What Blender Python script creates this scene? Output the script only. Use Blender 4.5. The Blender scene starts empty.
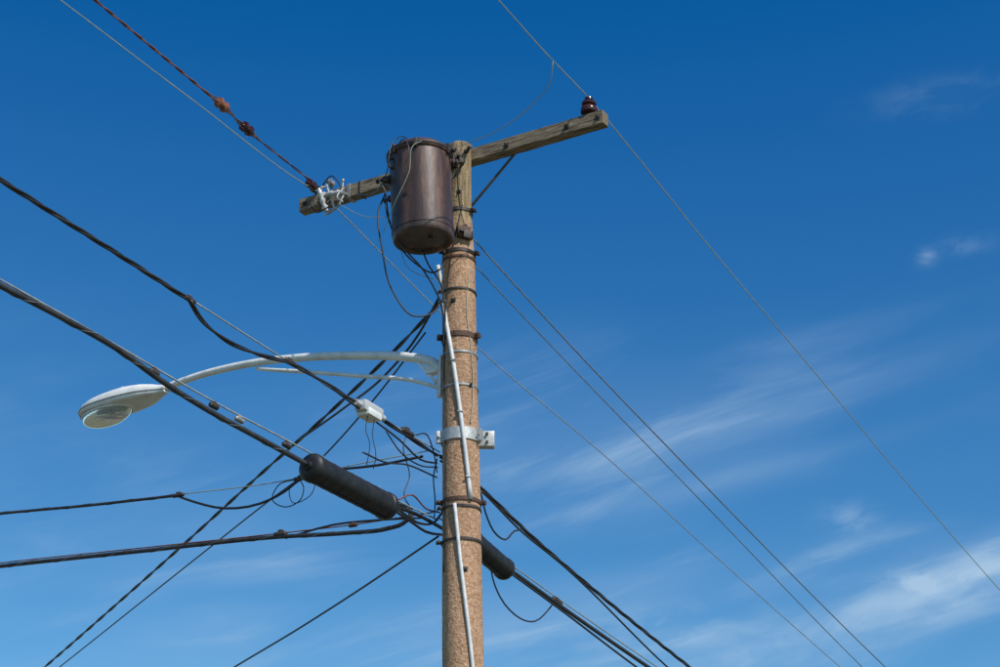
import bpy, math, random, bmesh
from mathutils import Vector, Matrix
random.seed(4)
sc=bpy.context.scene
R=math.radians
# ---------------------------------------------------------------- materials
def mat(name,c1,c2=None,scale=8,rough=.6,metal=0,bump=0,bscale=None,detail=6,spec=.5,stretch=(1,1,1),c3=None,lo=.35,hi=.65):
    m=bpy.data.materials.new(name);m.use_nodes=True
    n=m.node_tree.nodes;l=m.node_tree.links;b=n['Principled BSDF']
    b.inputs['Roughness'].default_value=rough;b.inputs['Metallic'].default_value=metal
    b.inputs['Specular IOR Level'].default_value=spec
    b.inputs['Base Color'].default_value=(*c1,1)
    tc=n.new('ShaderNodeTexCoord');mp=n.new('ShaderNodeMapping');mp.inputs['Scale'].default_value=stretch
    l.new(tc.outputs['Object'],mp.inputs[0])
    if c2:
        t=n.new('ShaderNodeTexNoise');t.inputs['Scale'].default_value=scale;t.inputs['Detail'].default_value=detail;t.inputs['Roughness'].default_value=.65
        l.new(mp.outputs[0],t.inputs[0])
        r=n.new('ShaderNodeValToRGB');r.color_ramp.elements[0].position=lo;r.color_ramp.elements[1].position=hi
        r.color_ramp.elements[0].color=(*c1,1);r.color_ramp.elements[1].color=(*c2,1)
        if c3:
            e=r.color_ramp.elements.new((lo+hi)/2);e.color=(*c3,1)
        l.new(t.outputs[0],r.inputs[0]);l.new(r.outputs[0],b.inputs['Base Color'])
    if bump:
        t2=n.new('ShaderNodeTexNoise');t2.inputs['Scale'].default_value=bscale or scale*3;t2.inputs['Detail'].default_value=4
        l.new(mp.outputs[0],t2.inputs[0])
        bp=n.new('ShaderNodeBump');bp.inputs['Strength'].default_value=bump;bp.inputs['Distance'].default_value=.01
        l.new(t2.outputs[0],bp.inputs['Height']);l.new(bp.outputs[0],b.inputs['Normal'])
    return m
M_black=mat('black_insulation',(.010,.010,.012),(.022,.022,.026),30,.45,detail=2)
M_clos=mat('black_polyethylene_shell',(.009,.009,.010),(.020,.020,.022),14,.5,0,.08,30,detail=3,spec=.35)
M_cable=mat('weathered_cable_jacket',(.016,.016,.018),(.04,.04,.045),12,.5,detail=2)
M_alu=mat('bare_aluminium_wire',(.22,.25,.26),(.34,.36,.36),20,.55,.2,detail=2)
M_farw=mat('oxidised_aluminium_wire',(.12,.15,.17),(.20,.22,.24),20,.6,.2,detail=2)
M_copper=mat('patinated_copper_wire',(.24,.30,.24),(.36,.36,.27),15,.6,.2,detail=2)
M_rustw=mat('rusty_strand',(.12,.035,.022),(.22,.09,.055),25,.7,.2,detail=2)
M_rust=mat('rusty_steel',(.055,.028,.02),(.125,.065,.042),25,.75,.2,.4)
M_dark=mat('dark_steel',(.03,.025,.024),(.065,.048,.042),20,.6,.3,.2)
M_galv=mat('galvanised_steel',(.36,.36,.35),(.52,.52,.50),25,.5,.4,.15)
M_dgalv=mat('dull_galvanised_steel',(.20,.21,.21),(.34,.34,.34),25,.5,.4,.15)
M_white=mat('white_painted_metal',(.50,.51,.49),(.72,.72,.70),7,.45,0,.05,lo=.28,hi=.55)
M_pvc=mat('grey_white_moulding',(.46,.47,.48),(.68,.68,.67),9,.5)
M_brownp=mat('brown_glazed_porcelain',(.035,.010,.008),(.07,.02,.014),8,.2)
M_rustp=mat('orange_brown_insulator',(.16,.05,.024),(.28,.10,.045),20,.5)
M_greyp=mat('grey_porcelain',(.36,.37,.38),(.48,.48,.48),8,.3)
M_wood=mat('weathered_arm_wood',(.06,.043,.03),(.36,.29,.205),5,.88,0,.9,16,stretch=(.9,17,17),c3=(.20,.155,.105),lo=.34,hi=.66,spec=.25)

def pole_mat():
    m=bpy.data.materials.new('pole_surface');m.use_nodes=True
    n=m.node_tree.nodes;l=m.node_tree.links;b=n['Principled BSDF'];b.inputs['Roughness'].default_value=.88;b.inputs['Specular IOR Level'].default_value=.2
    tc=n.new('ShaderNodeTexCoord')
    def noise(s,d,st=(1,1,1),ro=.7):
        mp=n.new('ShaderNodeMapping');mp.inputs['Scale'].default_value=st;l.new(tc.outputs['Object'],mp.inputs[0])
        t=n.new('ShaderNodeTexNoise');t.inputs['Scale'].default_value=s;t.inputs['Detail'].default_value=d;t.inputs['Roughness'].default_value=ro;l.new(mp.outputs[0],t.inputs[0]);return t
    def ramp(t,ps):
        r=n.new('ShaderNodeValToRGB')
        while len(r.color_ramp.elements)<len(ps): r.color_ramp.elements.new(.5)
        for e,(p,c) in zip(r.color_ramp.elements,ps): e.position=p;e.color=(*c,1)
        l.new(t.outputs[0],r.inputs[0]);return r
    a=ramp(noise(40,5,ro=.85),[(.34,(.17,.085,.05)),(.45,(.40,.24,.145)),(.56,(.52,.335,.215)),(.68,(.72,.54,.40))])
    big=ramp(noise(2.5,5,(1,1,.3)),[(.3,(.72,.68,.66)),(.65,(1.04,1.02,1.0))])
    mx=n.new('ShaderNodeMixRGB');mx.blend_type='MULTIPLY';mx.inputs[0].default_value=1
    l.new(a.outputs[0],mx.inputs[1]);l.new(big.outputs[0],mx.inputs[2])
    up=ramp(noise(10,6,(6,6,.4)),[(.34,(.07,.05,.03)),(.48,(.24,.175,.10)),(.68,(.42,.31,.18))])
    sp=n.new('ShaderNodeSeparateXYZ');l.new(tc.outputs['Object'],sp.inputs[0])
    mr=n.new('ShaderNodeMapRange');mr.inputs[1].default_value=8.80;mr.inputs[2].default_value=9.15;l.new(sp.outputs[2],mr.inputs[0])
    m2=n.new('ShaderNodeMixRGB');l.new(mr.outputs[0],m2.inputs[0]);l.new(mx.outputs[0],m2.inputs[1]);l.new(up.outputs[0],m2.inputs[2])
    l.new(m2.outputs[0],b.inputs['Base Color'])
    bp=n.new('ShaderNodeBump');bp.inputs['Strength'].default_value=.9;bp.inputs['Distance'].default_value=.014
    l.new(noise(45,3).outputs[0],bp.inputs['Height']);l.new(bp.outputs[0],b.inputs['Normal'])
    return m
M_pole=pole_mat()
M_tank=mat('rust_brown_tank_paint',(.026,.014,.011),(.165,.080,.050),6,.42,0,.2,30,stretch=(1.3,1.3,.28),c3=(.055,.029,.021),lo=.33,hi=.70)
# ---------------------------------------------------------------- mesh helpers
def mk(name,vs,fs,m,parent=None,smooth=True):
    me=bpy.data.meshes.new(name);me.from_pydata([tuple(v) for v in vs],[],fs);me.update()
    for ma in (m if isinstance(m,list) else [m]): me.materials.append(ma)
    if smooth:
        for p in me.polygons:p.use_smooth=True
    o=bpy.data.objects.new(name,me);sc.collection.objects.link(o)
    if parent:o.parent=parent
    return o
def empty(name):
    o=bpy.data.objects.new(name,None);sc.collection.objects.link(o);o.empty_display_size=.3;return o
def cr(pts,step=.08):
    pts=[Vector(p) for p in pts]
    if len(pts)==2:
        pts=[pts[0],pts[0].lerp(pts[1],.5),pts[1]]
    out=[]
    P=[pts[0]*2-pts[1]]+pts+[pts[-1]*2-pts[-2]]
    for i in range(1,len(P)-2):
        p0,p1,p2,p3=P[i-1:i+3]
        d0=max((p1-p0).length,1e-4);d1=max((p2-p1).length,1e-4);d2=max((p3-p2).length,1e-4)
        t1=((p1-p0)/d0*d1+(p2-p1)/d1*d0)/(d0+d1)*d1
        t2=((p2-p1)/d1*d2+(p3-p2)/d2*d1)/(d1+d2)*d1
        k=max(3,min(200,int(d1/step)))
        for j in range(k):
            t=j/k
            out.append(p1*(2*t**3-3*t*t+1)+t1*(t**3-2*t*t+t)+p2*(-2*t**3+3*t*t)+t2*(t**3-t*t))
    out.append(P[-2]);return out
def frames(pts):
    fr=[];up=Vector((0.01,.02,1))
    for i,p in enumerate(pts):
        t=(pts[min(i+1,len(pts)-1)]-pts[max(i-1,0)]).normalized()
        if abs(t.dot(up.normalized()))>.97: 
            ref=Vector((1,0,0))
        else: ref=up
        if fr:
            s=fr[-1][1];s=(s-t*s.dot(t))
            s=s.normalized() if s.length>1e-4 else t.cross(ref).normalized()
        else: s=t.cross(ref).normalized()
        fr.append((t,s,s.cross(t)))
    return fr
def tubegeo(pts,r,sides=8):
    fr=frames(pts);vs=[];fs=[]
    for i,(p,(t,s,u)) in enumerate(zip(pts,fr)):
        rr=r[i] if isinstance(r,list) else r
        for k in range(sides):
            a=2*math.pi*k/sides
            vs.append(p+s*math.cos(a)*rr+u*math.sin(a)*rr)
    for i in range(len(pts)-1):
        for k in range(sides):
            a=i*sides+k;b=i*sides+(k+1)%sides
            fs.append((a,b,b+sides,a+sides))
    fs.append(tuple(range(sides-1,-1,-1)));e=(len(pts)-1)*sides;fs.append(tuple(range(e,e+sides)))
    return vs,fs
def tube(name,pts,r,m,parent=None,sides=8,step=.08,curve=True):
    q=cr(pts,step) if curve else [Vector(p) for p in pts]
    vs,fs=tubegeo(q,r,sides);return mk(name,vs,fs,m,parent)
def helix(q,rad,pitch,ph=0):
    fr=frames(q);out=[];d=0
    for i,p in enumerate(q):
        if i:d+=(q[i]-q[i-1]).length
        a=2*math.pi*d/pitch+ph;t,s,u=fr[i]
        out.append(p+s*math.cos(a)*rad+u*math.sin(a)*rad)
    return out
def multi(name,strands,parent=None):
    """several strands (pts,r,material) in one mesh"""
    V=[];F=[];MI=[];ms=[]
    for q,r,m in strands:
        vs,fs=tubegeo(q,r,7);o=len(V)
        if m not in ms:ms.append(m)
        V+=vs;F+=[tuple(x+o for x in f) for f in fs];MI+=[ms.index(m)]*len(fs)
    ob=mk(name,V,F,ms,parent)
    for p,i in zip(ob.data.polygons,MI):p.material_index=i
    return ob
def basis(origin,axis,xhint=Vector((1,0,0))):
    z=Vector(axis).normalized();x=Vector(xhint)
    if abs(x.normalized().dot(z))>.95:x=Vector((0,0,1))
    y=z.cross(x).normalized();x=y.cross(z)
    M=Matrix((x,y,z)).transposed().to_4x4();M.translation=Vector(origin);return M
def lathe(name,prof,m,M,parent=None,seg=28,smooth=True):
    vs=[];fs=[];n=len(prof)
    for i in range(seg):
        a=2*math.pi*i/seg
        for r,z in prof:vs.append(M@Vector((r*math.cos(a),r*math.sin(a),z)))
    for i in range(seg):
        j=(i+1)%seg
        for k in range(n-1):fs.append((i*n+k,j*n+k,j*n+k+1,i*n+k+1))
    if prof[0][0]>1e-5:fs.append(tuple(i*n for i in range(seg-1,-1,-1)))
    if prof[-1][0]>1e-5:fs.append(tuple(i*n+n-1 for i in range(seg)))
    o=mk(name,vs,fs,m,parent)
    if smooth:
        o.data.set_sharp_from_angle(angle=R(35))
    return o
def box(name,size,M,m,parent=None,bev=.006):
    bm=bmesh.new();bmesh.ops.create_cube(bm,size=1)
    for v in bm.verts:v.co=Vector((v.co.x*size[0],v.co.y*size[1],v.co.z*size[2]))
    if bev:bmesh.ops.bevel(bm,geom=bm.edges[:],offset=min(bev,min(size)*.3),segments=2,affect='EDGES',profile=.6)
    bm.transform(M);bmesh.ops.recalc_face_normals(bm,faces=bm.faces[:])
    me=bpy.data.meshes.new(name);bm.to_mesh(me);bm.free();me.materials.append(m)
    for p in me.polygons:p.use_smooth=True
    me.set_sharp_from_angle(angle=R(40))
    o=bpy.data.objects.new(name,me);sc.collection.objects.link(o)
    if parent:o.parent=parent
    return o
def T(x,y,z,rz=0,rx=0,ry=0):
    return Matrix.Translation((x,y,z))@Matrix.Rotation(R(rz),4,'Z')@Matrix.Rotation(R(ry),4,'Y')@Matrix.Rotation(R(rx),4,'X')
def HP(base,h,sz,off=0):
    """points (distance along heading, height) -> world"""
    h=R(h);return [Vector((base[0]+s*math.sin(h)+off*math.cos(h),base[1]+s*math.cos(h)-off*math.sin(h),z)) for s,z in sz]
S=(-.53,13.96);C=(-.342,13.85);PL=(-1.62,14.70);PR=(.74,13.34)
# ---------------------------------------------------------------- pole
pole=empty('utility_pole')
def pr(z):
    t=[(0,.182),(5.28,.158),(7,.147),(8.7,.134),(8.86,.125),(9.2,.104),(9.85,.094)]
    for (a,ra),(b,rb) in zip(t,t[1:]):
        if z<=b:return ra+(rb-ra)*(z-a)/(b-a)
    return .094
def pc(z): 
    return Vector((-.343+.018*max(0,8.75-z),13.85,z))
vs=[];fs=[];zs=[-.5]+[i*.06 for i in range(0,164)]+[9.81,9.835,9.84];sg=48
rng=random.Random(2)
for z in zs:
    for k in range(sg):
        a=2*math.pi*k/sg;rr=pr(max(z,0))*(1 if z<9.82 else (.96 if z<9.839 else .85))
        rr*=1+.008*math.sin(3*a+z*1.3)+.005*math.sin(7*a+z*4)+rng.uniform(-.008,.008)
        vs.append(pc(z)+Vector((math.cos(a)*rr,math.sin(a)*rr,0)))
for i in range(len(zs)-1):
    for k in range(sg):
        fs.append((i*sg+k,i*sg+(k+1)%sg,(i+1)*sg+(k+1)%sg,(i+1)*sg+k))
fs.append(tuple(range((len(zs)-1)*sg,len(zs)*sg)))
mk('shaft',vs,fs,M_pole,pole)
def band(z,h,m,th=.006,lug=None,name='band'):
    c=pc(z);r=pr(z)+.003
    lathe(name,[(r,-h/2),(r+th,-h/2),(r+th,h/2),(r,h/2),(r,-h/2)],m,Matrix.Translation(c),pole,40)
    if lug is not None:
        for a in (lug if isinstance(lug,(list,tuple)) else [lug]):
            a=R(a);d=Vector((math.sin(a),-math.cos(a),0))
            MM=Matrix.Translation(c+d*(r+.024))@Matrix.Rotation(a,4,'Z')
            box('band_lug',(.010,.045,h*1.0),MM@Matrix.Translation((-.012,0,0)),m,pole,.002)
            box('band_lug',(.010,.045,h*1.0),MM@Matrix.Translation((.012,0,0)),m,pole,.002)
            lathe('lug_bolt',[(.007,-.04),(.007,.04)],m,MM@Matrix.Translation((0,-.008,0))@Matrix.Rotation(R(90),4,'Y'),pole,8)
            lathe('lug_nut',[(.014,.018),(.014,.032)],m,MM@Matrix.Translation((0,-.008,0))@Matrix.Rotation(R(90),4,'Y'),pole,6)
band(8.77,.03,M_dark,lug=[-60,70]);band(8.71,.018,M_rust)
band(8.41,.016,M_dark,lug=-70)
band(8.0,.045,M_rust,lug=[-75,60])
band(7.13,.10,M_galv,.008,lug=[60,-80])
band(6.58,.03,M_rust,lug=[-80,80]);band(6.52,.018,M_dark,lug=-70)
band(6.25,.02,M_dark,lug=-80)
band(9.17,.03,M_dark,lug=[-60,60])
c=pc(7.12)
box('standoff_bracket',(.13,.08,.13),Matrix.Translation(c+Vector((.205,.0,.0))),M_galv,pole,.008)
for dz in(-.035,.035):
    lathe('bracket_bolt',[(.012,0),(.012,.02)],M_dark,basis(c+Vector((.21,-.042,dz)),(0,-1,0)),pole,6)
for z,a in((8.3,-20),(7.55,35),(6.0,10),(9.33,0),(9.0,25)):
    a=R(a);d=Vector((math.sin(a),-math.cos(a),0));p=pc(z)+d*(pr(z)-.005)
    lathe('through_bolt_head',[(.013,0),(.013,.018),(.006,.019),(.006,.035)],M_dark,basis(p,d),pole,6)
    box('square_washer',(.04,.04,.006),basis(p+d*.006,d),M_dark,pole,.002)
def onpole(z,dx,off=.012):
    r=pr(z)+off;dx=max(-r*.995,min(r*.995,dx));return pc(z)+Vector((dx,-math.sqrt(max(0,r*r-dx*dx)),0))
tube('ground_moulding',[pc(8.66)+Vector((-.175,-.05,0))]+[onpole(z,d) for z,d in((8.5,-.146),(8.17,-.115),(7.9,-.075),(7.65,-.04),(7.4,-.01),(7.12,.022),(6.85,.05),(6.57,.075))],.017,M_pvc,pole,10)
tube('ground_moulding',[onpole(z,d) for z,d in((6.53,-.05),(6.3,-.03),(6.05,-.008),(5.7,.03),(5.28,.072),(4.8,.10),(4,.12),(2.5,.13),(.1,.14))],.015,M_pvc,pole,10)
for z,dx in((8.3,-.127),(7.75,-.053),(7.3,.0),(6.75,.06)):
    box('moulding_staple',(.05,.014,.012),Matrix.Translation(onpole(z,dx,.026))@Matrix.Rotation(math.asin(dx/.16),4,'Z'),M_dgalv,pole,.003)
tube('ground_wire',[onpole(z,d,.006) for z,d in((9.2,.03),(8.9,-.03),(8.4,-.10),(8.0,-.12),(7.5,-.13),(7.0,-.12),(6.5,-.13),(6,-.14))],.005,M_black,pole,6)
tube('ground_wire',[onpole(z,d,.006) for z,d in((8.6,.09),(8.2,.06),(7.9,.09),(7.4,.10),(7.2,.08))],.0035,M_copper,pole,6)
# ---------------------------------------------------------------- crossarm
A0=Vector((-1.80,14.80,9.755));A1=Vector((.867,13.27,9.775));ad=(A1-A0).normalized()
back=Vector((.5,.866,0))*.02;A0+=back;A1+=back
Mx=basis((A0+A1)/2,Vector((0,0,1)),ad)
L=(A1-A0).length
bm=bmesh.new();bmesh.ops.create_cube(bm,size=1)
for v in bm.verts:v.co=Vector((v.co.x*L,v.co.y*.10,v.co.z*.125))
bmesh.ops.bevel(bm,geom=bm.edges[:],offset=.007,segments=2,affect='EDGES',profile=.6)
bmesh.ops.subdivide_edges(bm,edges=[e for e in bm.edges if e.calc_length()>2],cuts=50)
g=random.Random(3)
for v in bm.verts:v.co+=Vector((g.uniform(-.002,.002),g.uniform(-.0015,.0015),g.uniform(-.0018,.0018)))
me=bpy.data.meshes.new('crossarm');bm.to_mesh(me);bm.free();me.materials.append(M_wood)
arm=bpy.data.objects.new('crossarm',me);sc.collection.objects.link(arm);arm.parent=pole;arm.matrix_world=Mx
def armp(u,dy=0,dz=0):
    return Mx@Vector((u,dy,dz))
near=-1 if (armp(0,-1)-armp(0)).y<0 else 1
for u,dz in((-1.47,.0),(1.49,.0),(.62,-.01),(-.62,-.01),(1.2,.0),(-1.2,.01)):
    d=(armp(0,near)-armp(0));p=armp(u,near*.05,dz)
    lathe('arm_bolt',[(.011,0),(.011,.016),(.006,.017),(.006,.04)],M_dark,basis(p,d),pole,6)
    box('arm_washer',(.04,.04,.006),basis(p+d*.004,d),M_dark,pole,.002)
def strap(name,a,b,w,t,m,parent):
    a=Vector(a);b=Vector(b);M=basis((a+b)/2,(b-a),Vector((0,1,0)));return box(name,(t,w,(b-a).length),M,m,parent,.002)
pz=pc(9.30)
strap('crossarm_brace',armp(.64,-near*.058,-.045),pz+Vector((.10,.06,-.02)),.016,.03,M_dark,pole)
strap('crossarm_brace',armp(-.62,near*.062,-.045),pz+Vector((-.10,.04,-.02)),.016,.03,M_dark,pole)
for q,ax,s in (((-.42,13.70,9.70),(-.3,-1,0),1),((-.36,13.70,9.62),(.2,-1,0),.9),((-.29,13.75,9.72),(.5,-1,.1),.8)):
    lathe('pole_head_bolt',[(.028*s,0),(.028*s,.03),(.016*s,.032),(.016*s,.075),(.024*s,.076),(.024*s,.095),(0,.097)],M_dark,basis(q,ax),pole,12)
def pin(p,s=1,m=M_brownp):
    lathe('pin',[(.012*s,-.12),(.012*s,.0)],M_dark,Matrix.Translation(p),pole,8)
    lathe('pin_insulator',[(.0,.0),(.045*s,-.005),(.070*s,0),(.074*s,.02),(.066*s,.045),(.05*s,.06),(.046*s,.066),(.062*s,.074),(.064*s,.09),(.052*s,.108),(.034*s,.116),(.03*s,.122),(.038*s,.127),(.036*s,.14),(.02*s,.148),(0,.15)],m,Matrix.Translation(p),pole,24)
pin(Vector((.745,13.36,9.865)),1.0)
# ---------------------------------------------------------------- left-end hardware
hw=empty('fuse_cutout')
def cutout(p,ax,ln=.26,s=.8):
    M=basis(p,ax)@Matrix.Scale(s,4);ln/=s
    pf=[(.022,0)];z=.03
    while z<ln-.06:
        pf+=[(.026,z),(.038,z+.022),(.038,z+.030),(.026,z+.036)];z+=.085
    pf+=[(.022,ln)]
    lathe('porcelain_body',pf,M_greyp,M,hw,18)
    box('top_contact',(.12,.025,.018),M@Matrix.Translation((.05,0,ln)),M_dgalv,hw,.004)
    box('hinge_contact',(.12,.03,.018),M@Matrix.Translation((.05,0,0)),M_dgalv,hw,.004)
    lathe('fuse_tube',[(.012,0),(.012,ln)],M_greyp,M@Matrix.Translation((.095,0,0)),hw,10)
    lathe('fuse_cap',[(.018,0),(.018,.03)],M_dgalv,M@Matrix.Translation((.095,0,ln-.01)),hw,10)
cutout(armp(-1.17,near*.13,-.20),(-.35,0,1),.24)
cutout(armp(-1.00,near*.14,-.06),(-1,.5,.15),.17)
strap('mounting_bracket',armp(-1.16,near*.05,-.02),armp(-1.2,near*.15,-.02),.035,.010,M_dgalv,hw)
box('arm_strap',(.04,.115,.14),Mx@Matrix.Translation((-1.0,0,0)),M_dgalv,hw,.003)
box('arm_strap',(.02,.115,.140),Mx@Matrix.Translation((-1.30,0,0)),M_rust,hw,.003)
box('arm_strap',(.016,.112,.138),Mx@Matrix.Translation((-.88,0,0)),M_dark,hw,.003)
for u,h in((-1.33,.08),(-1.22,.06),(-1.1,.09)):
    lathe('stud',[(.008,0),(.008,h),(.015,h),(.015,h+.02),(0,h+.022)],M_dgalv,Matrix.Translation(armp(u,0,.06)),hw,8)
def spool(p,ax,m,s=1,parent=None,name='strain_insulator'):
    return lathe(name,[(0,-.075*s),(.012*s,-.074*s),(.014*s,-.05*s),(.042*s,-.045*s),(.046*s,-.028*s),(.028*s,-.018*s),(.025*s,0),(.028*s,.018*s),(.046*s,.028*s),(.042*s,.045*s),(.014*s,.05*s),(.012*s,.074*s),(0,.075*s)],m,basis(p,ax),parent,18)
dl=Vector((-.5,-.866,0))
p=Vector((-1.64,14.66,9.865))
spool(p+dl*.10,dl,M_brownp,.95,hw);spool(p+dl*.0+Vector((.12,-.05,.04)),dl,M_dgalv,.7,hw,'dead_end_clamp')
spool(p+Vector((-.02,.02,.01)),dl,M_brownp,.9,hw)
def arcs(parent,m,r,*lists):
    for q in lists: tube('jumper_wire',q,r,m,parent,6,.03)
arcs(hw,M_black,.006,
 [armp(-1.25,near*.1,.1),armp(-1.15,near*.12,.16),armp(-1.05,near*.12,.05),armp(-1.0,near*.15,-.1)],
 [armp(-1.3,near*.08,.09),armp(-1.36,near*.1,-.05),armp(-1.25,near*.15,-.2),armp(-1.1,near*.16,-.17)])
arcs(hw,M_dgalv,.009,
 [armp(-1.2,near*.1,-.15),armp(-1.15,near*.16,-.25),armp(-1.02,near*.18,-.22),armp(-.98,near*.15,-.1)],
 [armp(-1.0,near*.12,.0),armp(-1.03,near*.18,-.12),armp(-.95,near*.2,-.2)])
# ---------------------------------------------------------------- transformer
tr=empty('pole_transformer')
tc0=Vector((-.650,13.48,9.16));MT=Matrix.Translation(tc0)@Matrix.Rotation(R(-3.2),4,'Y')@Matrix.Scale(.955,4)
r=.266
prof=[(0,-.44),(.20,-.44),(.215,-.442),(.225,-.465),(r-.012,-.465),(r-.004,-.452),(r-.001,-.44),(r,-.40),(r,.0),(r+.0015,.32),(r+.001,.335),(r+.014,.338),(r+.020,.35),(r+.020,.375),(r+.014,.385),(r+.004,.392),(r-.03,.425),(r-.10,.452),(.08,.468),(0,.472)]
lathe('tank',prof,M_tank,MT,tr,64)
lathe('lid_band',[(r+.021,.354),(r+.027,.356),(r+.027,.372),(r+.021,.374),(r+.021,.354)],M_dark,MT,tr,64)
lathe('seam',[(r+.001,-.40),(r+.005,-.398),(r+.005,-.39),(r+.001,-.388),(r+.001,-.40)],M_tank,MT,tr,64)
lathe('drain_plug',[(.02,-.455),(.02,-.44)],M_tank,MT@Matrix.Translation((.06,-.02,0)),tr,10)
def tdir(a): a=R(a);return Vector((math.sin(a),-math.cos(a),0))
def bush(a,z,ln=.12,s=1,m=M_dark):
    d=tdir(a);p=MT@(d*(r-.01)+Vector((0,0,z)));dd=(MT.to_3x3()@d).normalized()
    lathe('bushing',[(.045*s,0),(.045*s,.015),(.028*s,.016),(.036*s,.03),(.028*s,.045),(.034*s,.06),(.024*s,.075),(.014*s,.08),(.014*s,ln),(.02*s,ln),(.02*s,ln+.02),(0,ln+.02)],m,basis(p,dd),tr,14)
    return p+dd*ln
b1=bush(-105,.20);b2=bush(-80,.12,.11);b3=bush(-120,.05,.1);b4=bush(95,.31,.09,.9)
b5=bush(70,.36,.06,.8)
lathe('primary_bushing',[(.05,0),(.05,.02),(.03,.03),(.045,.05),(.028,.065),(.04,.085),(.026,.1),(.036,.12),(.02,.14),(.01,.17),(0,.17)],M_greyp,MT@Matrix.Translation((-.08,.1,.44)),tr,16)
for a in(-50,-5,62,150,-140):
    d=tdir(a);p=MT@(d*(r+.018)+Vector((0,0,.355)))
    box('lid_clamp',(.03,.022,.075),Matrix.Translation(p)@Matrix.Rotation(R(a),4,'Z'),M_dark,tr,.004)
for a in(-62,118):
    d=tdir(a);p=MT@(d*(r+.0)+Vector((0,0,.24)))
    tube('lifting_lug',[p+Vector((0,0,.05)),p+d*.035+Vector((0,0,.02)),p+d*.035+Vector((0,0,-.02)),p+Vector((0,0,-.05))],.010,M_dark,tr,8,.02)
box('name_plate',(.05,.004,.035),MT@Matrix.Rotation(R(-30),4,'Z')@Matrix.Translation((0,-r-.003,-.12)),M_dark,tr,.001)
for z in(9.60,8.93):
    c=pc(z);d=(Vector((tc0.x,tc0.y,z))-c).normalized()
    box('hanger_bracket',(.10,.26,.07),basis(c+d*.17,(0,0,1),Vector((-d.y,d.x,0))),M_dark,tr,.006)
    lathe('hanger_bolt',[(.014,0),(.014,.05),(.022,.05),(.022,.07),(0,.07)],M_dark,basis(c+Vector((.02,-pr(z),0)),(.2,-1,0)),tr,8)
box('hanger_plate',(.11,.04,.10),T(-.30,13.72,8.93,15),M_rust,tr,.006)
box('hanger_plate',(.09,.05,.07),T(-.27,13.72,8.90,25),M_dark,tr,.006)
arcs(tr,M_black,.0075,
 [b1,(-.95,13.50,9.20),(-1.0,13.46,8.98),(-.96,13.45,8.64),(-.87,13.5,8.28),(-.71,13.55,8.08),(-.56,13.65,8.14),(-.47,13.76,8.33)],
 [b2,(-.945,13.42,9.15),(-.93,13.42,8.96),(-.82,13.45,8.69),(-.62,13.55,8.48),(-.47,13.70,8.20),(-.46,13.75,8.0)],
 [b3,(-.93,13.6,9.05),(-.88,13.6,8.85),(-.72,13.6,8.6),(-.56,13.66,8.52),(-.46,13.74,8.62)],
 [(-.64,13.6,8.70),(-.58,13.62,8.56),(-.50,13.68,8.46),(-.45,13.72,8.2),(-.46,13.75,7.9)])
arcs(tr,M_black,.005,
 [MT@Vector((-.08,.1,.6)),(-.83,13.4,9.66),(-.90,13.30,9.50),(-.92,13.30,9.3),(-1.05,13.7,9.3),(-1.25,14.1,9.5)],
 [(-.86,13.30,9.48),(-.80,13.24,9.54),(-.75,13.20,9.45),(-.77,13.2,9.25),(-.82,13.25,9.0),(-.86,13.3,8.85)])
arcs(tr,M_copper,.003,
 [(-.60,13.22,9.52),(-.70,13.19,9.46),(-.74,13.19,9.2),(-.85,13.25,8.95),(-.95,13.4,8.75)],
 [armp(-1.0,near*.2,-.2),(-1.15,14.1,9.28),(-.95,13.9,9.15),(-.85,13.8,8.9),(-.75,13.75,8.6),(-.5,13.78,8.5)])
# ---------------------------------------------------------------- street lamp
lamp=empty('street_lamp')
armpts=HP(C,-60,[(.15,7.76),(.25,7.86),(.47,7.95),(.97,8.08),(1.59,8.20),(2.13,8.265),(2.69,8.275),(3.12,8.235)])
q=cr(armpts,.06);n=len(q)
vs,fs=tubegeo(q,[.040-.010*(i/n) for i in range(n)],14);mk('upper_arm',vs,fs,M_white,lamp)
tube('lower_arm',HP(C,-60,[(.15,7.60),(.4,7.72),(.96,7.89),(1.59,8.07),(1.9,8.155),(2.05,8.20)]),.018,M_white,lamp,12)
tube('arm_brace',HP(C,-60,[(.2,7.66),(.42,7.93)]),.013,M_white,lamp,8)
ld=Vector((-.866,.5,0));mb=basis(pc(7.70)+ld*.155,(0,0,1),ld)
box('pole_plate',(.02,.13,.36),mb,M_white,lamp,.005)
box('pole_plate_web',(.05,.03,.34),mb@Matrix.Translation((.034,0,0)),M_white,lamp,.006)
box('arm_socket',(.16,.075,.08),mb@Matrix.Translation((.08,0,.09)),M_white,lamp,.012)
for z in(.15,-.15):
    lathe('plate_bolt',[(.014,0),(.014,.03)],M_dgalv,mb@Matrix.Translation((.01,-.04,z))@Matrix.Rotation(R(90),4,'Y'),lamp,6)
for z in(7.84,7.55): band(z,.018,M_dgalv,.004,name='lamp_band')
hb=HP(C,-60,[(3.06,8.225)])[0];Mh=basis(hb,(0,0,1),ld)@Matrix.Rotation(R(3.5),4,'Y')@Matrix.Diagonal((.97,.92,.90,1))
secs=[(0,.045,.042,-.045),(.06,.06,.055,-.05),(.14,.10,.08,-.06),(.25,.145,.105,-.068),(.42,.175,.125,-.07),(.60,.188,.122,-.068),(.78,.182,.10,-.06),(.90,.15,.072,-.048),(.98,.095,.038,-.032),(1.02,.03,.0,-.012)]
K=28
secs2=[]
def crv(a,b,c,d,t):return b+.5*t*(c-a+t*(2*a-5*b+4*c-d+t*(3*(b-c)+d-a)))
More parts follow.
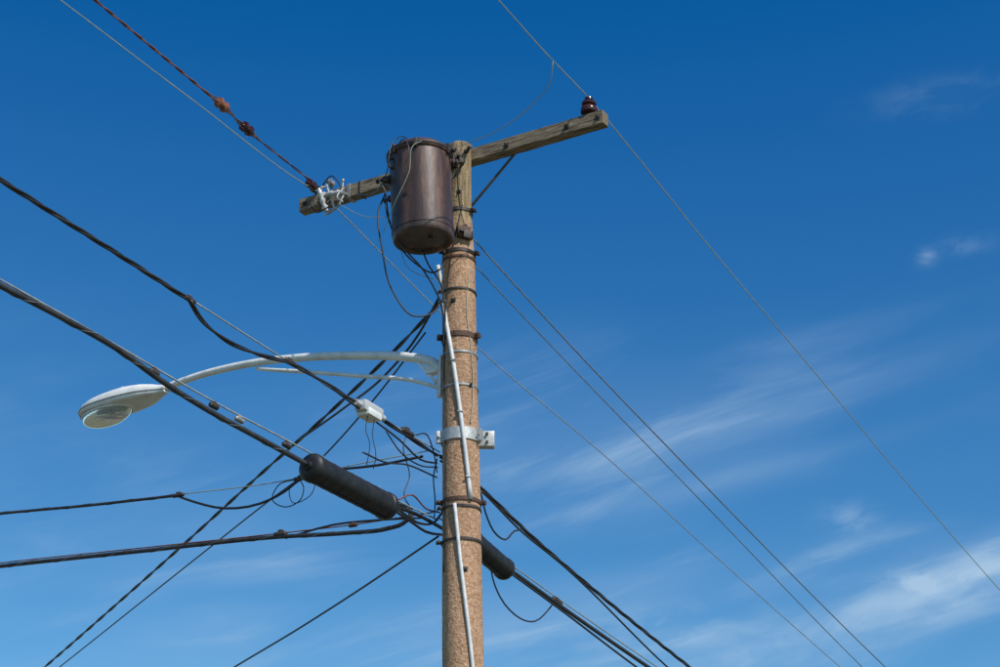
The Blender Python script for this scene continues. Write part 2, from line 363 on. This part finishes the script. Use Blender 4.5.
for i in range(len(secs)-1):
    a,b,c_,d_=secs[max(i-1,0)],secs[i],secs[i+1],secs[min(i+2,len(secs)-1)]
    for j in range(5):
        t=j/5;secs2.append([b[0]+(c_[0]-b[0])*t]+[crv(a[k],b[k],c_[k],d_[k],t) for k in(1,2,3)])
secs2.append(list(secs[-1]))
def loft(name,grow,zcl,m):
    vs=[];fs=[]
    for x,w,zt,zb in secs2:
        for k in range(K):
            a=2*math.pi*k/K;ca,sa=math.cos(a),math.sin(a)
            y=(w+grow)*math.copysign(abs(ca)**.8,ca);z=((zt+grow)*abs(sa)**.85) if sa>0 else ((zb-grow)*abs(sa)**.35)
            if zcl:z=max(zcl[0],min(zcl[1],z))
            vs.append(Mh@Vector((.5+(x-.5)*(1+grow),y,z)))
    for i in range(len(secs2)-1):
        for k in range(K):
            fs.append((i*K+k,i*K+(k+1)%K,(i+1)*K+(k+1)%K,(i+1)*K+k))
    fs.append(tuple(range(K)));fs.append(tuple(range((len(secs2)-1)*K,len(secs2)*K)))
    h=mk(name,vs,fs,m,lamp);h.data.set_sharp_from_angle(angle=R(50))
loft('housing',0,None,M_white)
loft('housing_seam',.006,(-.018,-.006),M_dgalv)      # gasket line between cover and door
M_lens=mat('prismatic_glass',(.62,.65,.64),(.72,.74,.72),9,.10,0,.10,70,detail=2)
M_lens.node_tree.nodes['Principled BSDF'].inputs['Transmission Weight'].default_value=.7
vs=[];fs=[];NR=12;NS=40
for i in range(NR):
    t=i/(NR-1)*math.pi/2
    for k in range(NS):
        a=2*math.pi*k/NS;rx=.275*math.cos(t)**.6;ry=.155*math.cos(t)**.6
        vs.append(Mh@Vector((.70+rx*math.cos(a)+.03*math.sin(t),ry*math.sin(a),-.066-.11*math.sin(t))))
for i in range(NR-1):
    for k in range(NS):fs.append((i*NS+k,i*NS+(k+1)%NS,(i+1)*NS+(k+1)%NS,(i+1)*NS+k))
fs.append(tuple(range((NR-1)*NS,NR*NS)))
mk('lens_bowl',vs,fs,M_lens,lamp)
# dark reflector opening above the glass
rv=[Mh@Vector((.70+.235*math.cos(2*math.pi*k/36),.125*math.sin(2*math.pi*k/36),-.076)) for k in range(36)]
mk('reflector',rv,[tuple(range(36))],M_dgalv,lamp,False)
lathe('lamp_tube',[(0,-.09),(.026,-.08),(.034,-.055),(.026,-.02),(.018,0)],M_greyp,Mh@Matrix.Translation((.66,0,-.07)),lamp,14)
ring=[Mh@Vector((.70+.282*math.cos(a),.162*math.sin(a),-.071)) for a in [2*math.pi*k/48 for k in range(49)]]
tube('lens_rim',ring,.009,M_white,lamp,8,curve=False)
lathe('photocell',[(.036,0),(.036,.045),(.026,.055),(0,.057)],M_greyp,Mh@Matrix.Translation((.52,0,.115)),lamp,18)
box('door_latch',(.05,.03,.02),Mh@Matrix.Translation((1.0,0,-.03)),M_dgalv,lamp,.004)
# ---------------------------------------------------------------- overhead conductors
def line(name,base,h,sz,r,m,off=0,step=.15):
    return tube(name,HP(base,h,sz,off),r,m,None,7,step)
def twisted(name,base,h,sz,r,R_,pitch,ms,step=.05,off=0):
    q=cr(HP(base,h,sz,off),step)
    return multi(name,[(helix(q,R_,pitch,2*math.pi*i/len(ms)),r,mm) for i,mm in enumerate(ms)])
def clamp(name,base,h,s,z,ln,r,m,slope=0,parent=None):
    p=HP(base,h,[(s,z)])[0];hh=R(h);ax=Vector((math.sin(hh),math.cos(hh),slope))
    e=empty(name)
    lathe('clamp_body',[(r*.5,-ln/2),(r,-ln/2+.01),(r,ln/2-.01),(r*.5,ln/2)],m,basis(p,ax),e,12)
    box('clamp_jaw',(r*1.0,r*2.2,ln*.35),basis(p+Vector((0,0,r*.5)),ax),m,e,.003)
    lathe('clamp_bolt',[(.005,-r*1.5),(.005,r*1.5)],M_dgalv,basis(p+Vector((0,0,r*.5)),(0,0,1)),e,6)
    return e
line('primary_wire',PL,30,[(-34,10.1),(-20,9.75),(-10,9.75),(-3.42,9.86),(-1.86,9.84),(-.08,9.84),(0,9.85)],.0048,M_copper)
line('primary_wire',PL,30,[(0,9.86),(2.74,9.43),(5.47,9.21),(8.72,8.86),(12.82,8.45),(20,7.9),(40,7.4)],.006,M_alu)
twisted('service_strand',PL,30,[(-34,12.0),(-20,11.0),(-8,10.3),(-3.06,10.08),(-1.41,9.99)],.0065,.0065,.35,[M_rustw,M_rustw])
twisted('service_strand',PL,30,[(-1.41,9.99),(-1.08,9.94),(-.5,9.915),(-.01,9.9)],.005,.007,.4,[M_rustw,M_dark])
for s,z,mm in((-1.45,9.995,M_rustp),(-1.10,9.945,M_brownp)):
    e=empty('strain_insulator');spool(HP(PL,30,[(s,z)])[0],(.5,.866,-.1),mm,1.1,e,'body')
    q=HP(PL,30,[(s-.16,z+.015),(s-.04,z+.03),(s+.04,z+.025),(s+.16,z-.01)]);tube('guy_grip',q,.006,M_rust,e,6,.02)
    q=HP(PL,30,[(s-.16,z+.01),(s-.04,z-.03),(s+.04,z-.035),(s+.16,z-.018)]);tube('guy_grip',q,.006,M_rust,e,6,.02)
line('primary_wire',PR,30,[(-34,10.9),(-20,10.5),(-8,10.25),(-1.51,10.07),(-.75,10.02),(.03,10.0),(.97,9.89),(2.22,9.72),(4.65,9.46),(7.64,9.13),(11.44,8.78),(20,8.3),(45,8.6)],.0052,M_copper)
a0=HP(PR,30,[(-.62,10.015)])[0]
tube('tap_wire',[a0,a0+Vector((-.02,.1,-.14)),Vector((.28,13.1,9.80)),Vector((.0,13.35,9.70)),Vector((-.25,13.62,9.74)),Vector((-.33,13.72,9.76))],.0042,M_copper,None,6,.04)
line('overhead_wire',C,30,[(.1,9.06),(1.78,8.77),(4.79,8.33),(10.23,7.63),(20,6.9),(40,6.8)],.007,M_farw)
line('overhead_wire',C,30,[(.1,8.82),(1.77,8.56),(4.77,8.11),(9.36,7.43),(20,6.5),(40,6.4)],.0055,M_farw)
twisted('secondary_cable',S,30,[(-34,8.0),(-20,7.4),(-10,7.15),(-4.91,7.14),(-4.39,7.13),(-3.82,7.12),(-3.11,7.10)],.0085,.0095,.75,[M_black,M_cable,M_black])
line('support_strand',S,30,[(-3.11,7.11),(-2.14,7.09),(-1.06,7.08),(.09,7.09)],.006,M_alu)
twisted('secondary_cable',S,30,[(-3.11,7.10),(-2.99,7.02),(-2.74,6.97),(-2.37,7.0),(-1.96,7.08),(-1.46,7.09),(-.93,7.08),(-.36,7.06),(.06,7.05)],.0095,.008,.8,[M_black,M_black],.03)
line('secondary_cable',S,30,[(-1.5,7.09),(-.9,7.03),(-.5,6.99),(-.2,6.93),(.05,6.98)],.008,M_black)
clamp('cable_clamp',S,30,-3.11,7.105,.12,.018,M_dark)
clamp('cable_clamp',S,30,-1.96,7.09,.14,.018,M_dark)
clamp('cable_clamp',S,30,-.40,7.09,.16,.025,M_dark)
main=[(-34,7.2),(-20,6.7),(-10,6.45),(-4.81,6.48),(-4.29,6.49),(-3.74,6.48),(-3.34,6.43),(-2.87,6.40),(-2.32,6.395),(-1.69,6.39)]
q=cr(HP(S,30,main),.06)
multi('communication_cable',[(q,.020,M_cable),(helix(q,.0215,.5),.002,M_farw)])
line('communication_cable',S,30,[(-.61,6.42),(-.26,6.46),(.11,6.46),(.7,6.45)],.015,M_black)
line('communication_cable',S,30,[(-.61,6.40),(-.35,6.38),(-.1,6.36),(.2,6.42)],.011,M_black)
line('support_strand',S,30,[(-34,7.26),(-20,6.76),(-10,6.5),(-3.85,6.505),(-2.77,6.48),(-1.79,6.49),(-.76,6.48),(.08,6.51)],.0065,M_alu)
for s,z,mm in((-3.40,6.46,M_dark),(-2.78,6.45,M_dark),(-2.50,6.45,M_dgalv),(-1.95,6.45,M_dark)):
    clamp('cable_clamp',S,30,s,z,.09,.02,mm)
def closure(name,a,b,rad,m=M_clos):
    e=empty(name);a=Vector(a);b=Vector(b);M=basis(a,b-a);ln=(b-a).length
    pf=[(0,-.03),(rad*.3,-.03),(rad*.33,-.005),(rad*.62,.0),(rad*.92,.02),(rad,.04),(rad,.075),(rad*.93,.085)]
    z=.13
    while z<ln-.14:
        pf+=[(rad*.93,z),(rad*.945,z+.006),(rad*.945,z+.014),(rad*.93,z+.020)];z+=.11
    pf+=[(rad*.93,ln-.085),(rad,ln-.075),(rad,ln-.04),(rad*.92,ln-.02),(rad*.62,ln),(rad*.33,ln+.005),(rad*.3,ln+.03),(0,ln+.03)]
    lathe('shell',pf,m,M,e,40)
    box('seam_flange',(rad*.12,.02,ln-.10),M@Matrix.Translation((0,rad*.95,ln/2)),m,e,.004)
    box('seam_flange',(rad*.12,.02,ln-.10),M@Matrix.Translation((0,-rad*.95,ln/2)),m,e,.004)
    for k in(.15,.85):
        p=M@Vector((0,0,ln*k));tube('hanger_strap',[p+Vector((0,0,rad*.9)),p+Vector((.01,0,rad+.02))],.005,M_dgalv,e,6)
    return e
c1=HP(S,30,[(-1.68,6.385),(-.62,6.395)],.0)
closure('splice_closure',c1[0],c1[1],.108)
c2=HP(S,30,[(.55,6.50),(1.18,6.39)])
closure('splice_closure',c2[0],c2[1],.095)
line('communication_cable',S,30,[(1.2,6.42),(2.11,6.335),(3.9,6.19),(9,5.9),(20,5.5),(40,5.8)],.018,M_black)
line('communication_cable',S,30,[(1.2,6.37),(2.0,6.29),(3.4,6.13),(9,5.75),(20,5.4),(40,5.7)],.010,M_black,.03)
line('support_strand',S,30,[(.1,6.53),(1.2,6.47),(2.11,6.39),(3.9,6.25),(9,5.98),(20,5.6),(40,5.9)],.006,M_alu)
tube('drip_loop',HP(S,30,[(.9,6.38),(.95,6.25),(1.06,6.14),(1.31,6.05),(1.65,6.08),(1.89,6.24),(2.02,6.36)]),.007,M_black)
clamp('cable_clamp',S,30,2.05,6.36,.16,.022,M_dark,-.08)
twisted('secondary_cable',S,30,[(.1,7.06),(.73,6.99),(1.58,6.83),(2.89,6.64),(4.82,6.41),(10,6.0),(20,5.6),(40,6)],.009,.009,.9,[M_black,M_black,M_cable])
line('secondary_cable',S,30,[(.1,7.02),(.73,6.97),(1.4,6.82),(2.12,6.73),(4.24,6.30),(10,5.8),(20,5.4),(40,5.7)],.009,M_black)
tube('drip_loop',HP(S,30,[(.73,6.98),(.82,6.8),(.95,6.68),(1.15,6.66),(1.3,6.78),(1.42,6.83)]),.008,M_black)
q=cr(HP(S,-65,[(30,7.9),(15,7.35),(8,7.2),(4.35,7.19),(3.36,7.12),(2.44,7.07)]),.06)
multi('communication_cable',[(q,.013,M_cable),(helix(q,.0145,.45),.002,M_dark)])
line('support_strand',S,-65,[(2.44,7.075),(1.24,7.04),(.96,7.06),(.05,7.08)],.0045,M_copper)
line('communication_cable',S,-65,[(2.44,7.06),(2.26,6.98),(1.96,6.88),(1.61,6.87),(1.38,6.94),(1.24,7.02),(.96,7.05),(.5,7.03),(.1,7.04)],.011,M_black)
line('drip_loop',S,-65,[(1.25,7.03),(1.45,7.0),(1.5,6.9),(1.35,6.80),(1.22,6.85),(1.2,6.95),(1.24,7.02)],.005,M_black,0,.03)
line('drip_loop',S,-65,[(1.24,7.03),(1.10,7.05),(1.12,6.88),(1.3,6.83),(1.33,6.97),(1.24,7.02)],.004,M_black,0,.03)
clamp('cable_clamp',S,-65,2.44,7.07,.12,.018,M_dark);clamp('cable_clamp',S,-65,1.24,7.03,.12,.018,M_dark)
q=cr(HP(S,-65,[(30,7.4),(15,6.95),(8,6.75),(4.28,6.69),(2.79,6.62),(1.4,6.55),(.75,6.49),(.40,6.475),(.26,6.50),(.20,6.56),(.24,6.63),(.39,6.68)]),.05)
multi('communication_cable',[(q,.018,M_cable),(helix(q,.0195,.5),.002,M_farw)])
line('support_strand',S,-65,[(30,7.44),(15,6.99),(8,6.78),(4.28,6.72),(2.79,6.648),(1.4,6.58),(.75,6.555),(0,6.55)],.0055,M_rustw)
line('communication_cable',S,-65,[(1.35,6.53),(.9,6.58),(.5,6.56),(.1,6.52)],.009,M_black)
clamp('cable_clamp',S,-65,1.4,6.57,.12,.024,M_dark)
clamp('cable_clamp',S,-65,.72,6.55,.08,.018,M_rust)
twisted('service_drop',S,-28,[(35,8.6),(20,8.2),(11.74,8.06),(8.89,8.09),(6.36,8.13),(3.97,8.19),(2.21,8.22),(.7,8.29),(-.07,8.36)],.009,.009,.9,[M_black,M_cable])
line('service_drop',S,-28,[(35,8.4),(20,8.0),(10.96,7.88),(5.66,7.84),(3.65,7.82),(2.7,7.80),(1.2,7.98),(.2,8.2)],.008,M_black)
line('service_drop',S,-28,[(3.0,8.21),(1.9,8.14),(1.0,8.12),(.3,8.25),(-.05,8.42)],.011,M_black)
line('service_drop',S,-28,[(35,6.8),(20,6.4),(10,6.35),(4.36,6.33),(2.71,6.30),(1.18,6.30),(-.10,6.32)],.009,M_black)
tb=empty('cable_tap_box');p=HP(S,30,[(-.93,7.08)])[0];Mb=basis(p+Vector((0,-.02,0)),(0,0,1),(.5,.866,0))
box('case',(.26,.10,.09),Mb,M_greyp,tb,.02);box('cover',(.18,.12,.06),Mb@Matrix.Translation((0,0,-.040)),M_white,tb,.015)
for x in(-.12,.12):lathe('gland',[(.026,-.05),(.026,.05)],M_greyp,Mb@Matrix.Translation((x*1.2,0,0))@Matrix.Rotation(R(90),4,'Y'),tb,12)
for x in(-.05,.04):
    b=Mb@Vector((x,-.02,-.07));tube('drip_lead',[b,b+Vector((-.01,0,-.12)),b+Vector((.02,.02,-.26-x)),b+Vector((.0,.05,-.38))],.0035,M_black,tb,6)
tg=empty('lead_wire_bundle')
def W(s,z,o=0):return HP(S,30,[(s,z)],o)[0]
for pts,rr,mm in (
 ([W(-.4,7.08),W(-.45,6.95),W(-.35,6.75),W(-.42,6.55),W(-.3,6.48)],.005,M_black),
 ([W(.05,7.02),W(.0,6.85),W(.03,6.65),W(.02,6.5)],.006,M_black),
 ([W(-.7,7.0),W(-.5,6.9),W(-.2,6.88),W(.06,6.95)],.006,M_black),
 ([W(-1.0,6.72),W(-.7,6.74),W(-.4,6.82),W(.05,6.86)],.007,M_black),
 ([W(-.3,7.1),W(-.1,7.17),W(.0,7.05),W(.05,6.9)],.006,M_black),
 ([W(-.5,6.5),W(-.3,6.60),W(-.1,6.55),W(.1,6.58)],.007,M_rustw),
 ([W(-.5,6.42),W(-.2,6.40),W(.0,6.46),W(.15,6.6)],.010,M_black)):
    tube('lead',pts,rr,mm,tg,6,.04)
# ---------------------------------------------------------------- ground
gm=mat('dry_grass_and_dirt',(.07,.09,.035),(.20,.17,.11),.35,.95,0,.3,3,c3=(.13,.13,.07),detail=4)
mk('ground',[(-1500,-1500,0),(1500,-1500,0),(1500,1500,0),(-1500,1500,0)],[(0,1,2,3)],gm,smooth=False)
rm=mat('asphalt',(.04,.04,.042),(.065,.063,.06),3,.9,0,.3,40)
d=Vector((.5,.866,0));nn=Vector((-.866,.5,0));rc=Vector((-.34,13.85,0))+nn*5.2
mk('road',[rc+d*s*600+nn*w*3.6+Vector((0,0,.004)) for s,w in((-1,-1),(1,-1),(1,1),(-1,1))],[(0,3,2,1)],rm,smooth=False)
km=mat('kerb_concrete',(.30,.29,.27),(.42,.41,.38),4,.9)
for sd in(-1,1):
    kM=basis(rc+nn*sd*3.69+Vector((0,0,.04)),(0,0,1),d);box('kerb',(1200,.16,.2),kM,km,None,.02)
pm=mat('road_paint',(.65,.48,.08),(.75,.56,.12),5,.8)
vs=[];fs=[]
for o in(-.12,.12):
    b=len(vs);vs+=[rc+nn*(o+w*.05)+d*s*600+Vector((0,0,.008)) for s,w in((-1,-1),(1,-1),(1,1),(-1,1))];fs.append((b,b+3,b+2,b+1))
mk('road_centre_line',vs,fs,pm,smooth=False)
# ---------------------------------------------------------------- world, sun
el,azd=48,140
w=bpy.data.worlds.new('World');sc.world=w;w.use_nodes=True;n=w.node_tree.nodes;l=w.node_tree.links
w.cycles.sampling_method='MANUAL';w.cycles.sample_map_resolution=256
bg=n['Background'];bg.inputs[1].default_value=.11
sky=n.new('ShaderNodeTexSky');sky.sky_type='NISHITA';sky.sun_disc=False;sky.sun_elevation=R(el);sky.sun_rotation=R(azd)
sky.air_density=1.0;sky.dust_density=.3;sky.ozone_density=3.0
hs=n.new('ShaderNodeHueSaturation');hs.inputs['Saturation'].default_value=1.18;l.new(sky.outputs[0],hs.inputs['Color'])
ma=n.new('ShaderNodeVectorMath');ma.operation='MULTIPLY_ADD';l.new(hs.outputs[0],ma.inputs[0]);ma.inputs[1].default_value=(1.18,1.46,1.30);ma.inputs[2].default_value=(-.56,-.88,-.50)
mm_=n.new('ShaderNodeVectorMath');mm_.operation='MAXIMUM';l.new(ma.outputs[0],mm_.inputs[0]);mm_.inputs[1].default_value=(.03,.60,2.5)
def math_(op,a,b=None,c=None):
    m=n.new('ShaderNodeMath');m.operation=op
    for i,x in enumerate((a,b,c)):
        if x is None:continue
        if isinstance(x,(int,float)):m.inputs[i].default_value=x
        else:l.new(x,m.inputs[i])
    return m.outputs[0]
tcn=n.new('ShaderNodeTexCoord');sp=n.new('ShaderNodeSeparateXYZ');l.new(tcn.outputs['Generated'],sp.inputs[0])
az=math_('ARCTAN2',sp.outputs[0],sp.outputs[1]);ele=math_('ARCSINE',sp.outputs[2])
cb=n.new('ShaderNodeCombineXYZ');l.new(az,cb.inputs[0]);l.new(ele,cb.inputs[1])
def cn(rot,sx,sy,loc,sc_,det,dist,ro=.55):
    mp=n.new('ShaderNodeMapping');mp.inputs['Location'].default_value=loc
    r0=n.new('ShaderNodeMapping');r0.inputs['Rotation'].default_value=(0,0,R(rot));l.new(cb.outputs[0],r0.inputs[0])
    mp.inputs['Scale'].default_value=(sx,sy,1);l.new(r0.outputs[0],mp.inputs[0])
    t=n.new('ShaderNodeTexNoise');t.inputs['Scale'].default_value=sc_;t.inputs['Detail'].default_value=det;t.inputs['Distortion'].default_value=dist;t.inputs['Roughness'].default_value=ro
    l.new(mp.outputs[0],t.inputs[0]);return t.outputs[0]
def mrange(v,a,b,c=0,d=1,sm=True):
    m=n.new('ShaderNodeMapRange')
    if sm:m.interpolation_type='SMOOTHSTEP'
    l.new(v,m.inputs[0])
    for i,x in zip((1,2,3,4),(a,b,c,d)):m.inputs[i].default_value=x
    return m.outputs[0]
wn=cn(-15,6,34,(1.3,.4,0),1.0,5,.6,.6)
wisp=mrange(wn,.44,.74)
soft=mrange(cn(-10,4,14,(3.1,2.2,0),1.0,2,.3),.38,.70)
elm=mrange(ele,R(27),R(16));azm=mrange(az,R(-16),R(5),.35,1)
amt=math_('MULTIPLY',math_('MULTIPLY',math_('ADD',math_('MULTIPLY',math_('MULTIPLY',wisp,soft),.75),math_('MULTIPLY',soft,.22)),elm),azm)
puffn=mrange(cn(-6,22,50,(0,0,0),1.0,4,.4,.65),.40,.66)
def puff(a0,e0,ra,re,k,sh=0):
    dx=math_('DIVIDE',math_('SUBTRACT',az,R(a0)),R(ra));dy=math_('DIVIDE',math_('SUBTRACT',ele,R(e0)),R(re))
    if sh: dy=math_('SUBTRACT',dy,math_('MULTIPLY',dx,sh))
    d2=math_('ADD',math_('MULTIPLY',dx,dx),math_('MULTIPLY',dy,dy));g=math_('POWER',2.718,math_('MULTIPLY',d2,-1.0))
    return math_('MULTIPLY',g,k)
ps=None
for a in((14.4,26.6,.30,.22,.55),(15.7,26.8,.8,.25,.25),(13.0,17.0,1.1,.35,.65),(11.2,19.0,.8,.45,.35),(15.4,17.2,1.0,.3,.35),(5,15.9,4.5,.7,.30),(15.5,31.3,2.2,.5,.13)):
    g=puff(*a);ps=g if ps is None else math_('ADD',ps,g)
amt=math_('ADD',amt,math_('MULTIPLY',ps,math_('ADD',math_('MULTIPLY',puffn,.8),.12)))
# long soft diagonal streaks, rising to the right
st=math_('ADD',puff(8.5,22.2,6.0,.55,.24,2.6),puff(7.0,20.3,5.0,.35,.14,2.8))
amt=math_('MINIMUM',math_('ADD',amt,math_('MULTIPLY',st,math_('ADD',math_('MULTIPLY',wisp,.7),.65))),.85)
mx=n.new('ShaderNodeMixRGB');l.new(amt,mx.inputs[0]);l.new(mm_.outputs[0],mx.inputs[1]);mx.inputs[2].default_value=(3.9,5.5,7.2,1)
l.new(mx.outputs[0],bg.inputs[0])
sd=Vector((math.sin(R(azd))*math.cos(R(el)),math.cos(R(azd))*math.cos(R(el)),math.sin(R(el))))
ls=bpy.data.lights.new('sun','SUN');ls.energy=4.7;ls.angle=R(.5);ls.color=(1,.95,.88)
so=bpy.data.objects.new('sun',ls);sc.collection.objects.link(so);so.rotation_euler=sd.to_track_quat('Z','Y').to_euler();so.location=(0,0,30)
# ---------------------------------------------------------------- camera
cm=bpy.data.cameras.new('camera');cm.lens=67.18;cm.sensor_width=36;cm.clip_end=5000
co=bpy.data.objects.new('camera',cm);sc.collection.objects.link(co);co.location=(0,0,1.6);co.rotation_euler=(R(115),0,0);sc.camera=co
sc.view_settings.view_transform='Standard';sc.view_settings.look='None';sc.view_settings.exposure=0
